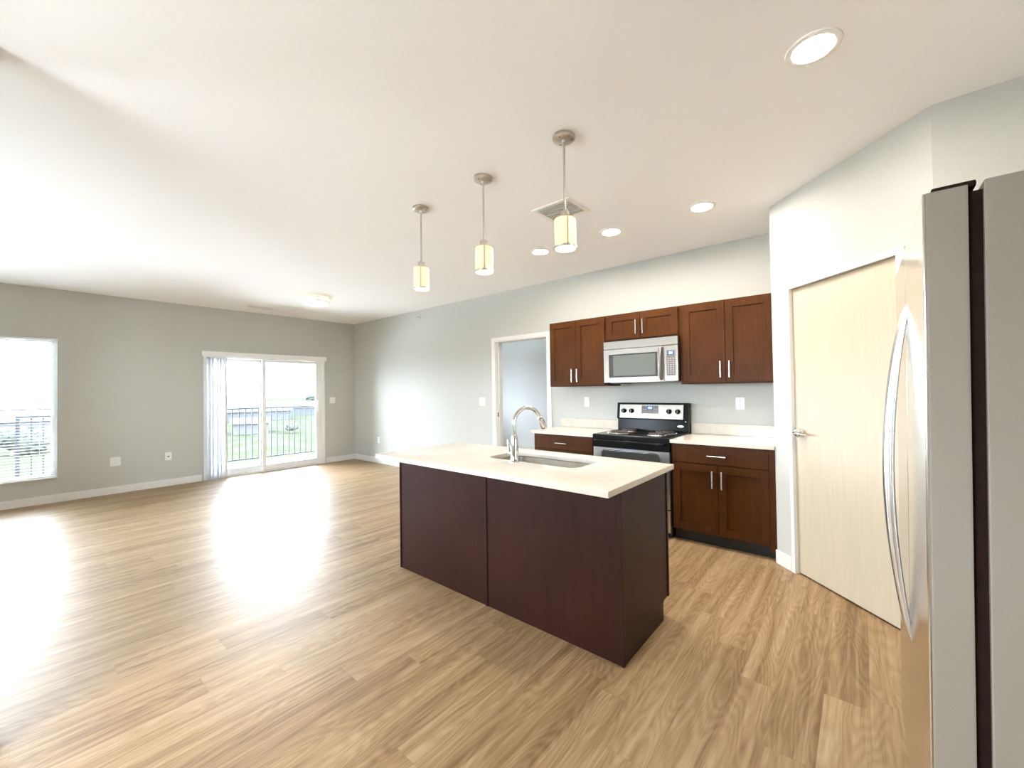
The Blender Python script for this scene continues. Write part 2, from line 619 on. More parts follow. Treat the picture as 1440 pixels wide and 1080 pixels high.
bboard('baseboard_west', [(W, W + BBT, S, 1.78, 0, BBH), (W, W + BBT, 3.735, K, 0, BBH)], 'white baseboard along the window wall')
bboard('baseboard_north', [(W, DX0 - .06, K - BBT, K, 0, BBH), (DX1 + .06, -2.87, K - BBT, K, 0, BBH)], 'white baseboard along the grey kitchen wall')
bboard('baseboard_partition', [(-2.704, -2.69, S, -.085, 0, BBH), (-2.704, -2.546, -.085, -.07, 0, BBH), (-2.56, -2.546, S, -.085, 0, BBH)], 'white baseboard around the partition end')
bboard('baseboard_bedroom', [(W, -2.4, N - BBT, N, 0, BBH)], 'white baseboard in the room behind the doorway')
bboard('baseboard_pantry', [(0.0, S0 - .027, -BBT, 0, 0, BBH)], 'short white baseboard left of the pantry door', M=MD)
bboard('baseboard_pantry_right', [(S1 + .04, LD, -BBT, 0, 0, BBH)], 'short white baseboard right of the pantry door', M=MD)

# pantry door
mb = MB()
mb.box(S0 - .025, S0 + .004, -.012, .1, 0, PZ - .004, M=MD)
mb.box(S1 - .004, S1 + .04, -.012, .1, 0, PZ - .004, M=MD)
mb.box(S0 - .025, S1 + .04, -.012, .1, PZ - .004, PZ + .03, M=MD)
structure('trim_1', mb, TRIM, 'slim white frame around the pantry door', 'trim')
d1 = structure_empty('door_1', 'closed pale maple pantry door with a lever handle', 'door', (AX, AY, 0), -math.pi / 4)
DT = .016
MB().box(S0 + .007, S1 - .007, DT, DT + .035, .012, PZ - .008, bev=.002).build('door_slab', DOORW, d1)
mb = MB().lathe([(0, .042), (.026, .042), (.032, .034), (.033, 0), (0, 0)], (S0 + .062, DT - .0, 1.015), 28, 'Y')
hd = mb.build('door_handle', CHROME, d1, smooth=True)
hd['label'] = 'polished chrome lever handle'
MB().tube([(S0 + .062, DT - .03, 1.015), (S0 + .062, DT - .062, 1.015), (S0 + .075, DT - .068, 1.015), (S0 + .12, DT - .066, 1.014), (S0 + .172, DT - .060, 1.010)],
          [.011, .011, .011, .009, .007], 14).build('lever', CHROME, hd, smooth=True)
MB().box(S0 + .0045, S0 + .0065, DT - .004, DT + .03, .985, 1.045).build('latch_plate', HINGE, d1)
for hz in (.25, 1.05, 1.735):
    MB().box(S1 - .0075, S1 - .004, DT - .0165, DT + .01, hz, hz + .1).cyl((S1 - .006, DT - .004, 0), .006, hz, hz + .1, 12).build('hinge', HINGE, d1, smooth=True)

# kitchen wall doorway
mb = MB()
for x0, x1 in ((DX0 - .058, DX0 + .004), (DX1 - .004, DX1 + .058)):
    mb.box(x0, x1, K - .016, K, 0, DZ - .004)
mb.box(DX0 - .058, DX1 + .058, K - .016, K, DZ - .004, DZ + .055)
mb.box(DX0, DX0 + .012, K, K + .13, 0, DZ)
mb.box(DX1 - .012, DX1, K, K + .13, 0, DZ)
mb.box(DX0 + .012, DX1 - .012, K, K + .13, DZ - .012, DZ)
mb.box(DX0 + .012, DX0 + .024, K + .05, K + .085, 0, DZ - .012)
tr2 = structure('trim_2', mb, TRIM, 'white casing and jamb of the open doorway in the kitchen wall', 'trim')
MB().box(DX0 + .012, DX0 + .0135, K + .018, K + .046, .97, 1.03).build('strike_plate', HINGE, tr2)

# ------------------------------------------------------------------ window and mini blind
y0, y1, z0, z1 = OPEN[0]
w1 = structure_empty('window_1', 'large white-framed window at the left, washed out by daylight', 'window', (W, (y0 + y1) / 2, z0))
off = (W, (y0 + y1) / 2, z0)
mb = MB()
for a, b_ in ((y0, y0 + .05), (y1 - .05, y1), ((y0 + y1) / 2 - .03, (y0 + y1) / 2 + .03)):
    mb.box(W - .13, W - .07, a, b_, z0, z1)
ym = (y0 + y1) / 2
for a, b_ in ((y0 + .05, ym - .03), (ym + .03, y1 - .05)):
    mb.box(W - .13, W - .07, a, b_, z0, z0 + .05).box(W - .13, W - .07, a, b_, z1 - .05, z1)
mb.build('window_frame', VINYL, w1, off)
MB().box(W - .104, W - .100, y0 + .05, (y0 + y1) / 2 - .03, z0 + .05, z1 - .05).build('pane', GLASS, w1, off)
MB().box(W - .104, W - .100, (y0 + y1) / 2 + .03, y1 - .05, z0 + .05, z1 - .05).build('pane', GLASS, w1, off)
MB().box(W - .07, W + .02, y0 - .0, y1 + .0, z0 - .0, z0 + .016, bev=.003).build('window_sill', TRIM, w1, off)
bl = thing('mini_blind', 'open white horizontal mini blind in the left window', 'blind', (W - .035, (y0 + y1) / 2, z1))
off = (W - .035, (y0 + y1) / 2, z1)
MB().box(W - .05, W - .015, y0 + .01, y1 - .01, z1 - .03, z1 - .002, bev=.002).build('head_rail', SLATM, bl, off)
mb = MB()
z = z0 + .06
while z < z1 - .04:
    mb.box(W - .046, W - .022, y0 + .012, y1 - .012, z, z + .0008)
    z += .036
mb.build('slats', SLATM, bl, off)
MB().box(W - .047, W - .02, y0 + .012, y1 - .012, z0 + .024, z0 + .036, bev=.002).build('bottom_rail', SLATM, bl, off)
mb = MB()
for yy in (y0 + .15, (y0 + y1) / 2, y1 - .15):
    mb.cyl((W - .034, yy, 0), .0008, z0 + .03, z1 - .02, 6)
mb.build('ladder_cord', SLATM, bl, off)

# bedroom window
y0, y1, z0, z1 = OPEN[2]
w2 = structure_empty('window_2', 'window of the room behind the doorway', 'window', (W, 5.9, z0))
off = (W, 5.9, z0)
mb = MB()
for a, b_ in ((y0, y0 + .05), (y1 - .05, y1), (5.87, 5.93)):
    mb.box(W - .13, W - .07, a, b_, z0, z1, bev=.004)
for a, b_ in ((y0 + .05, 5.87), (5.93, y1 - .05)):
    mb.box(W - .13, W - .07, a, b_, z0, z0 + .05).box(W - .13, W - .07, a, b_, z1 - .05, z1)
mb.build('window_frame', VINYL, w2, off)
MB().box(W - .104, W - .1, y0 + .05, y1 - .05, z0 + .05, z1 - .05).build('pane', GLASS, w2, off)

# unseen windows added behind the camera to brighten the room
def fill_window(name, label, a0, a1):
    w_ = structure_empty(name, label, 'window', ((a0 + a1) / 2, S, SZ0))
    o_ = ((a0 + a1) / 2, S, SZ0)
    m_ = MB()
    for a, b_ in ((a0, a0 + .04), (a1 - .04, a1)):
        m_.box(a, b_, S - .09, S - .03, SZ0, SZ1, bev=.004)
    m_.box(a0 + .04, a1 - .04, S - .09, S - .03, SZ0, SZ0 + .04).box(a0 + .04, a1 - .04, S - .09, S - .03, SZ1 - .04, SZ1)
    m_.build('window_frame', VINYL, w_, o_)
    MB().box(a0 + .04, a1 - .04, S - .062, S - .058, SZ0 + .04, SZ1 - .04).build('pane', GLASS, w_, o_)


fill_window('added_window_3', 'added window behind the camera, giving the living room extra daylight', SX0, SX1)
fill_window('added_window_4', 'added window behind the camera, giving the kitchen extra daylight', KX0, KX1)

# ------------------------------------------------------------------ sliding glass door
y0, y1, z0, z1 = OPEN[1]
d2 = structure_empty('door_2', 'white sliding glass door opening onto the balcony', 'door', (W, 2.76, 0))
off = (W, 2.76, 0)
mb = MB()
mb.box(W - .14, W - .0, y0, y0 + .045, 0, z1)
mb.box(W - .14, W - .0, y1 - .045, y1, 0, z1)
mb.box(W - .14, W - .0, y0 + .045, y1 - .045, z1 - .045, z1)
mb.box(W - .14, W - .0, y0 + .045, y1 - .045, 0, .03)
mb.box(W + .0005, W + .012, y1 - .005, y1 + .028, 0, z1 + .01, bev=.002)
mb.box(W + .0005, W + .012, y0 - .028, y0 + .005, 0, z1 + .01, bev=.002)
mb.build('door_frame', VINYL, d2, off)


def sash(name, a, b_, x, hand=None):
    m_ = MB()
    sw = .075
    m_.box(x - .04, x, a, a + sw * .75, .0305, z1 - .0455)
    m_.box(x - .04, x, b_ - sw, b_ - .0005, .0305, z1 - .0455)
    m_.box(x - .04, x, a + sw * .75, b_ - sw, .0305, .115)
    m_.box(x - .04, x, a + sw * .75, b_ - sw, z1 - .105, z1 - .0455)
    s_ = m_.build(name, VINYL, d2, off)
    MB().box(x - .022, x - .018, a + sw * .75, b_ - sw, .115, z1 - .105).build('pane', GLASS, s_)
    return s_


sash('fixed_panel', y0 + .045, 2.705, W - .085)
sp = sash('sliding_panel', 2.652, y1 - .045, W - .035)
MB().tube([(W - .035, 3.60, 1.20), (W + .005, 3.597, 1.195), (W + .012, 3.585, 1.17), (W + .012, 3.585, 1.04), (W + .005, 3.597, 1.015), (W - .035, 3.60, 1.01)], .009, 10).box(
    W - .035, W - .028, 3.585, 3.625, .98, 1.23, bev=.002).build('door_handle', WHITE, d2, off, smooth=True)

vb = thing('vertical_blind', 'white vertical blind drawn aside at the left of the sliding door', 'blind', (W, 1.785, 1.93))
off = (W, 1.785, 1.93)
MB().box(W, W + .10, 1.785, 3.718, 1.955, 2.03, bev=.004).build('valance', WHITE, vb, off)
MB().box(W + .02, W + .07, 1.80, 3.70, 1.935, 1.958, bev=.003).build('track', WHITE, vb, off)
for i in range(12):
    yy = 1.852 + i * .0215
    an = math.radians(62 + random.uniform(-11, 11))
    m_ = MB()
    pts = []
    for k in range(7):
        t_ = (k / 6 - .5) * .088
        bow = .006 * (1 - (2 * k / 6 - 1) ** 2)
        pts.append((t_, bow))
    poly = pts + [(a, b - .0012) for a, b in pts[::-1]]
    m_.prism(poly, .018, 1.94, M=Matrix.Translation((W + .052, yy, 0)) @ Matrix.Rotation(math.pi / 2 + an - math.pi / 2 * 0 - math.radians(62) * 0, 4, 'Z'))
    m_.build('vane', VANE, vb, off, smooth=True)

# ------------------------------------------------------------------ balcony and outdoors
structure('balcony_floor', MB().box(W - 1.75, W - .15, -.2, 4.9, -.2, -.06), BALC, 'pale balcony floor outside the sliding door', 'floor')
RX = W - 1.42
br = thing('balcony_railing', 'grey metal balcony railing with thin vertical bars outside the glass door', 'railing', (RX, 2.3, -.06))
off = (RX, 2.3, -.06)
MB().box(RX - .022, RX + .022, -.1, 4.75, 1.045, 1.075, bev=.004).build('top_rail', RAIL, br, off)
MB().box(RX - .015, RX + .015, -.1, 4.75, .05, .075, bev=.003).build('bottom_rail', RAIL, br, off)
for yy in (-.08, 1.5, 4.42):
    MB().box(RX - .022, RX + .022, yy - .022, yy + .022, -.06, 1.06, bev=.003).build('post', RAIL, br, off)
i = 0
while i < 40:
    yy = .05 + i * .115
    if yy > 4.7:
        break
    if min(abs(yy - q) for q in (-.08, 1.5, 4.42)) > .04:
        MB().box(RX - .008, RX + .008, yy - .008, yy + .008, .06, 1.05).build('baluster', RAIL, br, off)
    i += 1

GZ = -6.0
BOUNCE = mat('pale_bounce_ground', (0.55, 0.55, 0.54), 0.9, noise=0.06, scale=1.5)
structure('parking_lot', MB().box(-46, 30, -60, 60, GZ - .05, GZ + .02), BOUNCE, 'unseen pale ground added below the balcony to bounce daylight indoors', 'ground')  # out of view, added to throw daylight up onto the ceiling
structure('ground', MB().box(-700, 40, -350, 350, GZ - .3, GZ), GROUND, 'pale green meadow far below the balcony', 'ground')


def house(name, label, x, y, rz, w, d, h, rh, wallm, roofm, wins=4, group='houses beyond the meadow'):
    """w along local x, facing -y local"""
    r = thing(name, label, 'house', (x, y, GZ), rz, group)
    MB().box(-w / 2, w / 2, -d / 2, d / 2, 0, h).build('wall', wallm, r)
    m_ = MB()
    o_ = .5
    m_.prism([(-d / 2 - o_, h - .05), (d / 2 + o_, h - .05), (0, h + rh)], -w / 2 - o_, w / 2 + o_, 'YZ')
    m_.build('roof', roofm, r)
    for k in range(wins):
        xx = -w / 2 + w * (k + .5) / wins
        MB().box(xx - .7, xx + .7, -d / 2 - .08, -d / 2 - .0, h * .35, h * .35 + 1.3).build('window', HWIN, r)
    return r


def facing(x, y):
    return math.atan2(y, x) - math.pi / 2 + math.pi   # local -y turned towards the room


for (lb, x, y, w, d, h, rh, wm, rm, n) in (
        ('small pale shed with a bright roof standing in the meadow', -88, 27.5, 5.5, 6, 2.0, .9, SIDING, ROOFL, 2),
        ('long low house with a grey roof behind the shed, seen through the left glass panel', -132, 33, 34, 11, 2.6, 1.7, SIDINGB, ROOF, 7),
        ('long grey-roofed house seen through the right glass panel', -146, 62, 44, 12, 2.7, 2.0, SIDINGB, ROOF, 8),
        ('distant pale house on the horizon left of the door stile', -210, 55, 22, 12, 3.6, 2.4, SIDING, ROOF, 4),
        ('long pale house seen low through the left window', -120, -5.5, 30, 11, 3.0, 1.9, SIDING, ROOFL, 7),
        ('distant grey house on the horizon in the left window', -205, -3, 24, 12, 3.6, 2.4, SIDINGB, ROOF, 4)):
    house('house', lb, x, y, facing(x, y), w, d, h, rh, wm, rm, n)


def tree(label, x, y, h, r):
    t_ = thing('tree', label, 'tree', (x, y, GZ), random.uniform(0, 6), 'trees beyond the meadow')
    MB().tube([(0, 0, 0), (.1, 0, h * .25), (0, .1, h * .5)], [r * .12, r * .1, r * .06], 8).build('trunk', BARK, t_, smooth=True)
    b2 = bmesh.new()
    for _ in range(9):
        a = random.uniform(0, 6.28)
        q = random.uniform(0, .6) * r
        M_ = Matrix.Translation((q * math.cos(a), q * math.sin(a), h * random.uniform(.45, .8))) @ Matrix.Diagonal((1, 1, .8, 1))
        bmesh.ops.create_icosphere(b2, subdivisions=3, radius=r * random.uniform(.42, .6), matrix=M_)
    for v in b2.verts:
        v.co += Vector((random.uniform(-1, 1), random.uniform(-1, 1), random.uniform(-1, 1))) * r * .07
    m_ = MB()
    m_.bm.free()
    m_.bm = b2
    m_.build('foliage', LEAF, t_)


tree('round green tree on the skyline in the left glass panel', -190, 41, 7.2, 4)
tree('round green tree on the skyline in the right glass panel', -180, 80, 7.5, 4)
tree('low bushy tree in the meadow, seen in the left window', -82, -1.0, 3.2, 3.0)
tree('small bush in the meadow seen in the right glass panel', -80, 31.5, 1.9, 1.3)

# ------------------------------------------------------------------ wall plates
def plate(name, label, cat, loc, rotz, kind, w=.07, h=.115, group=None):
    """local: plate in XZ plane, faces -Y"""
    r = thing(name, label, cat, loc, rotz, group)
    MB().box(-w / 2, w / 2, -.006, 0, -h / 2, h / 2, bev=.002).build('cover_plate', WHITE, r)
    if kind == 'outlet':
        for zz in (-.026, .014):
            s_ = MB().box(-.017, .017, -.008, -.005, zz, zz + .028, bev=.001).build('socket', WHITE, r)
            MB().box(-.008, -.006, -.0086, -.0075, zz + .010, zz + .020).box(.006, .008, -.0086, -.0075, zz + .010, zz + .020).build('slot', SLOT, s_)
    elif kind == 'jack':
        MB().box(-.010, .010, -.0075, -.005, -.012, .006).build('jack', SLOT, r)
    elif kind == 'rocker':
        n = 2 if w > .1 else 1
        for k in range(n):
            xx = (k - (n - 1) / 2) * .046
            MB().box(xx - .016, xx + .016, -.010, -.005, -.033, .033, bev=.002).build('rocker', WHITE, r)
    elif kind == 'toggle':
        MB().box(-.005, .005, -.018, -.005, -.008, .010, bev=.002).build('toggle', WHITE, r)
    return r


RW = math.pi / 2        # plate on the window wall faces +X
plate('wall_outlet', 'white outlet plate low on the window wall, the one nearer the left window', 'outlet', (W, .80, .44), RW, 'outlet', .105, .12)
plate('wall_jack', 'white jack plate low on the window wall, nearer the sliding door', 'wall plate', (W, 1.37, .44), RW, 'jack', .08, .118)
plate('light_switch', 'white light switch right of the sliding glass door', 'switch', (W, 3.87, 1.2), RW, 'rocker', .11, .118)
plate('wall_outlet', 'white outlet low on the grey wall left of the island', 'outlet', (-7.02, K, .434), 0, 'outlet')
plate('light_switch', 'white light switch on the grey wall just left of the doorway', 'switch', (-4.254, K, 1.185), 0, 'rocker', .116, .118)
plate('light_switch', 'narrow white switch plate above the left worktop', 'switch', (-2.505, K, 1.195), 0, 'rocker')
plate('wall_outlet', 'white outlet above the right worktop', 'outlet', (-.871, K, 1.19), 0, 'outlet', .076)

sk = thing('fire_sprinkler', 'small round white sprinkler high on the grey wall', 'sprinkler', (-5.73, K, 2.615))
MB().lathe([(.038, 0), (.040, .004), (.034, .012), (.018, .016), (.016, .016)], (0, 0, 0), 28, 'Y').build('escutcheon', WHITE, sk, smooth=True)
MB().cyl((0, 0, 0), .012, .0, .035, 16, 'Y').box(-.016, .016, -.055, -.05, -.012, .012).build('sprinkler_head', NICKEL, sk, smooth=True)

# ------------------------------------------------------------------ cabinets
def shaker(mb_, x0, x1, z0, z1, y, st=.062, t=.02):
    """door front at y (towards -Y), solid, with a recessed panel"""
    mb_.box(x0, x0 + st, y, y + t, z0, z1, bev=.0015)
    mb_.box(x1 - st, x1, y, y + t, z0, z1, bev=.0015)
    mb_.box(x0 + st, x1 - st, y, y + t, z0, z0 + st)
    mb_.box(x0 + st, x1 - st, y, y + t, z1 - st, z1)
    mb_.box(x0 + st - .002, x1 - st + .002, y + .009, y + t - .002, z0 + st - .002, z1 - st + .002)
    return mb_


def bar_pull(parent, x, z, y, L_=.145, vert=True, off=(0, 0, 0)):
    m_ = MB()
    if vert:
        m_.tube([(x, y - .032, z - L_ / 2), (x, y - .032, z + L_ / 2)], .006, 12)
        for q in (-.048, .048):
            m_.tube([(x, y, z + q), (x, y - .032, z + q)], .004, 10)
    else:
        m_.tube([(x - L_ / 2, y - .032, z), (x + L_ / 2, y - .032, z)], .006, 12)
        for q in (-.048, .048):
            m_.tube([(x + q, y, z), (x + q, y - .032, z)], .004, 10)
    o = m_.build('handle', HANDLE, parent, off, smooth=True)
    return o


UY = 3.991           # front of the wall cabinet doors
UF = UY + .021


def wall_cabinet(label, x0, x1, z0, z1, doors, pulls, group='wall cabinets above the stove'):
    c = ((x0 + x1) / 2, UF, z0)
    r = thing('wall_cabinet', label, 'cabinet', c, 0, group)
    MB().box(x0 + .0005, x1 - .0005, UF, K, z0, z1, bev=.001).build('cabinet_body', WOOD, r, c)
    for (a, b_, za, zb), (px, pz) in zip(doors, pulls):
        d = shaker(MB(), a, b_, za, zb, UY).build('door', WOOD, r, c)
        bar_pull(d, px, pz, UY, off=c)
    return r


wall_cabinet('tall dark cherry wall cabinet left of the microwave', -2.803, -2.071, 1.379, 2.126,
             [(-2.790, -2.439, 1.392, 2.112), (-2.435, -2.084, 1.392, 2.112)], [(-2.480, 1.50), (-2.412, 1.50)])
wall_cabinet('short dark cherry wall cabinet directly above the microwave', -2.071, -1.300, 1.838, 2.126,
             [(-2.056, -1.688, 1.856, 2.112), (-1.684, -1.316, 1.856, 2.112)], [(-1.722, 1.968), (-1.650, 1.968)])
wall_cabinet('tall warm brown wall cabinet right of the microwave, beside the pantry wall', -1.300, -.517, 1.379, 2.126,
             [(-1.272, -.911, 1.392, 2.112), (-.907, -.546, 1.392, 2.112)], [(-.946, 1.505), (-.874, 1.505)])

BYF = 3.718          # front of base cabinet doors
BYB = BYF + .021


def base_cabinet(label, x0, x1, filler, group='base cabinets along the kitchen wall'):
    c = ((x0 + x1) / 2, BYB, 0)
    r = thing('base_cabinet', label, 'cabinet', c, 0, group)
    MB().box(x0, x1, BYB, K - .001, .10, CT - .031, bev=.001).build('cabinet_body', WOOD, r, c)
    MB().box(x0 + .002, x1 - .002, BYB + .055, K - .001, 0, .10).build('toe_kick', BLACKM, r, c)
    a, b_ = x0 + .014, x1 - filler
    mid = (a + b_) / 2
    d = MB().box(a, b_, BYF, BYB, .700, .848, bev=.002).build('drawer', WOOD, r, c)
    bar_pull(d, mid, .770, BYF, .145, False, c)
    for (p, q, hx) in ((a, mid - .002, mid - .036), (mid + .002, b_, mid + .036)):
        d = shaker(MB(), p, q, .112, .690, BYF).build('door', WOOD, r, c)
        bar_pull(d, hx, .575, BYF, .145, True, c)
    return r


base_cabinet('dark base cabinet left of the stove, mostly hidden by the island', -2.845, -2.077, .014)
rb = base_cabinet('dark cherry base cabinet with a drawer and two doors right of the stove', -1.308, -.517, .044)
MB().box(-.559, -.5175, BYF - .0, BYB, .07, CT - .031, bev=.001).build('filler_strip', WOOD, rb, ((-1.308 - .517) / 2, BYB, 0))


def worktop(label, x0, x1, bx0=None):
    c = ((x0 + x1) / 2, 3.70, CT - .03)
    r = thing('worktop', label, 'worktop', c, 0, 'worktops along the kitchen wall')
    MB().box(x0, x1, 3.695, K - .0005, CT - .03, CT, bev=.003).build('slab', QUARTZ, r, c)
    MB().box(bx0 or x0, x1, K - .02, K - .0005, CT + .0003, CT + .103, bev=.002).build('backsplash', QUARTZ, r, c)


worktop('white quartz worktop left of the stove', -2.872, -2.078)
worktop('white quartz worktop right of the stove, beside the pantry wall', -1.308, -.516)

# ------------------------------------------------------------------ microwave
MX0, MX1, MZ0, MZ1, MY = -2.0695, -1.3035, 1.412, 1.836, 3.947
c = ((MX0 + MX1) / 2, MY, MZ0)
mw = thing('microwave', 'stainless over-the-range microwave mounted above the stove', 'microwave', c)
MB().box(MX0 + .003, MX1 - .003, MY + .042, K - .001, MZ0 + .004, MZ1 - .001, bev=.002).build('case', BLACKM, mw, c)
MB().box(MX0, MX1, MY, MY + .045, 1.756, MZ1, bev=.004).build('vent_panel', STEEL, mw, c)
mb = MB()
DX = -1.437
mb.box(MX0, -2.012, MY, MY + .044, MZ0, 1.752)
mb.box(-1.498, DX, MY, MY + .044, MZ0, 1.752)
mb.box(-2.012, -1.498, MY, MY + .044, 1.700, 1.752)
mb.box(-2.012, -1.498, MY, MY + .044, MZ0, 1.462)
md = mb.build('door', STEEL, mw, c)
mg = MB().box(-2.013, -1.497, MY + .006, MY + .03, 1.461, 1.701).build('window', SLOT, md)
MB().box(-1.965, -1.520, MY + .0045, MY + .02, 1.478, 1.688).build('mesh_screen', MWGLASS, mg)
MB().tube([(-1.462, MY + .01, 1.735), (-1.462, MY - .018, 1.728), (-1.463, MY - .034, 1.68), (-1.464, MY - .040, 1.59), (-1.463, MY - .034, 1.49), (-1.462, MY - .018, 1.440), (-1.462, MY + .01, 1.432)],
          [.014, .016, .017, .017, .017, .016, .014], 14).build('handle', STEEL, md, smooth=True)
cp = MB().box(DX + .002, MX1, MY, MY + .044, MZ0, 1.752, bev=.003).build('control_panel', STEEL, mw, c)
pd = MB().box(-1.410, -1.328, MY - .003, MY + .01, 1.466, 1.708, bev=.002).build('keypad', PAD, cp)
mb = MB()
for rr_ in range(8):
    for cc_ in range(3):
        mb.box(-1.401 + cc_ * .024, -1.401 + cc_ * .024 + .014, MY - .0038, MY, 1.482 + rr_ * .020, 1.482 + rr_ * .020 + .008)
mb.build('keys', KEYS, pd)


def display(parent, x0, x1, z0, z1, y, off=None):
    d = MB().box(x0, x1, y - .0015, y + .004, z0, z1, bev=.001).build('display', DISPLAY, parent, off)
    m_ = MB()
    cx, cz, w, h = (x0 + x1) / 2, (z0 + z1) / 2, (x1 - x0), (z1 - z0)
    for s in (-1, 1):     # two blurred figure-like patches of lit segments
        px = cx + s * w * .17
        a, b_ = w * .11, h * .28
        t_ = w * .035
        for zz in (-b_, 0, b_):
            m_.box(px - a, px + a, y - .0025, y, cz + zz - t_, cz + zz + t_)
        for xx in (-a, a):
            m_.box(px + xx - t_, px + xx + t_, y - .0025, y, cz - b_, cz + b_)
    m_.build('digits', DIGITS, d)


display(cp, -1.396, -1.342, 1.662, 1.697, MY - .003)
mb = MB().box(-2.03, -1.34, MY + .05, MY + .30, MZ0 - .004, MZ0 + .008, bev=.002)
mb.build('underside_grille', STEELD, mw, c)
MB().box(-2.02, -1.86, MY + .09, MY + .20, MZ0 - .016, MZ0 + .002, bev=.003).build('grease_filter', BLACKM, mw, c)

# ------------------------------------------------------------------ electric stove
RX0, RX1, RYF, RT = -2.073, -1.312, 3.700, 0.893
c = ((RX0 + RX1) / 2, RYF, 0)
st = thing('electric_stove', 'stainless and black electric coil stove between the worktops', 'stove', c)
MB().box(RX0 + .002, RX1 - .002, RYF + .035, K - .005, .03, RT - .03, bev=.002).build('body', BLACKM, st, c)
MB().box(RX0 + .01, RX1 - .01, RYF + .06, K - .05, 0, .04).build('plinth', BLACKM, st, c)
MB().box(RX0, RX1, RYF - .012, K - .05, RT - .045, RT + .006, bev=.010, seg=3).build('cooktop', BLACK, st, c)
MB().box(RX0 + .001, RX1 - .001, RYF - .004, RYF + .04, .770, RT - .04, bev=.008, seg=3).build('front_rail', BLACK, st, c)
od = MB().box(RX0 + .002, RX1 - .002, RYF, RYF + .038, .262, .786, bev=.004).build('oven_door', STEELD, st, c)


def rrect(x0, x1, z0, z1, r, n=6):
    pts = []
    for cx, cz, a0 in ((x1 - r, z1 - r, 0), (x0 + r, z1 - r, 90), (x0 + r, z0 + r, 180), (x1 - r, z0 + r, 270)):
        for k in range(n + 1):
            a = math.radians(a0 + 90 * k / n)
            pts.append((cx + r * math.cos(a), cz + r * math.sin(a)))
    return pts


rim = MB().prism(rrect(-1.990, -1.395, .405, .755, .045), RYF - .004, RYF + .01, 'XZ').build('window_rim', RIM, od)
MB().prism(rrect(-1.980, -1.405, .415, .745, .038), RYF - .0055, RYF + .008, 'XZ').build('window', OVGLASS, od)
MB().tube([(RX0 + .04, RYF + .0, .842), (RX0 + .045, RYF - .05, .842), (RX0 + .08, RYF - .058, .842), (RX1 - .08, RYF - .058, .842), (RX1 - .045, RYF - .05, .842), (RX1 - .04, RYF, .842)],
          .013, 12).build('door_handle', BLACK, od, smooth=True)
dr = MB().box(RX0 + .002, RX1 - .002, RYF, RYF + .038, .055, .252, bev=.004).build('storage_drawer', STEELD, st, c)
# back guard
mb = MB()
mb.prism([(K - .005, RT - .02), (K - .095, RT - .02), (K - .085, RT + .12), (K - .062, 1.19), (K - .005, 1.19)], RX0 + .004, RX1 - .004, 'YZ')
bgd = mb.build('back_guard', BLACK, st, c)
Mt = Matrix.Translation((0, K - .083, 1.020)) @ Matrix.Rotation(-math.atan2(.020, .155), 4, 'X')   # tilted panel plane
cpn = MB().box(RX0 + .0, RX1 - .0, -.022, .02, -.006, .172, bev=.006, M=Mt).build('console', BLACK, bgd)
fp = MB().box(-2.040, -1.362, -.026, 0, .004, .152, bev=.003, M=Mt).build('control_panel', STEEL, bgd)
for kx in (-1.990, -1.902, -1.500, -1.412):
    kb = MB().lathe([(0, .028), (.019, .028), (.023, .022), (.025, 0), (0, 0)], (kx, -.026, .082), 24, 'Y', M=Mt).build('knob', BLACK, fp, smooth=True)
    MB().box(kx - .002, kx + .002, -.056, -.05, .066, .098, M=Mt).build('pointer', KEYS, fp)
dp = MB().box(-1.792, -1.612, -.0285, 0, .058, .140, bev=.002, M=Mt).build('display_panel', PAD, fp)
d = MB().box(-1.728, -1.668, -.0300, 0, .098, .136, bev=.001, M=Mt).build('display', DISPLAY, fp)
mb = MB()
for s in (-1, 1):
    px = -1.698 + s * .011
    for zz in (.108, .117, .126):
        mb.box(px - .007, px + .007, -.0312, 0, zz - .0016, zz + .0016, M=Mt)
    for xx in (-.007, .007):
        mb.box(px + xx - .0016, px + xx + .0016, -.0312, 0, .108, .126, M=Mt)
mb.build('digits', DIGITS, fp)
mb = MB()
for k in range(4):
    for s in (0, 1):
        mb.box(-1.780 + k * .013, -1.772 + k * .013, -.0294, 0, .070 + s * .024, .078 + s * .024, M=Mt)
        mb.box(-1.660 + k * .012, -1.652 + k * .012, -.0294, 0, .070 + s * .024, .078 + s * .024, M=Mt)
mb.build('keys', KEYS, fp)
MB().box(-1.740, -1.668, -.0266, 0, .030, .036, M=Mt).build('maker_mark', KEYS, fp)
# oval badge on the black apron
mb = MB()
for k in range(1):
    mb.lathe([(0, .004), (.030, .003), (.034, 0), (0, 0)], (0, 0, 0), 32, 'Y', M=Matrix.Translation((-1.392, K - .0915, RT + .062)) @ Matrix.Diagonal((1, 1, .42, 1)))
bd = mb.build('badge', RIM, st, c, smooth=True)
bd['label'] = 'small silver oval badge'
for kx in (RX0 + .03, RX1 - .03):
    MB().lathe([(0, .004), (.004, .003), (.005, 0), (0, 0)], (kx, K - .087, RT + .112), 12, 'Y').build('screw', RIM, st, c, smooth=True)


def burner(bx, by, R):
    base = RT + .006
    b_ = MB().lathe([(R * .25, base - .004), (R * .3, base - .002), (R * 1.0, base + .001), (R * 1.12, base + .006), (R * 1.16, base + .003), (R * 1.17, base - .001)], (bx, by, 0), 40).build('drip_bowl', CHROME, st, c, smooth=True)
    pts = []
    turns = 4
    for k in range(turns * 26 + 1):
        a = 2 * math.pi * k / 26
        rr_ = R * (.22 + .74 * k / (turns * 26))
        pts.append((bx + rr_ * math.cos(a), by + rr_ * math.sin(a), base + .013))
    MB().tube(pts, .0055, 8).build('coil', COIL, b_, smooth=True)


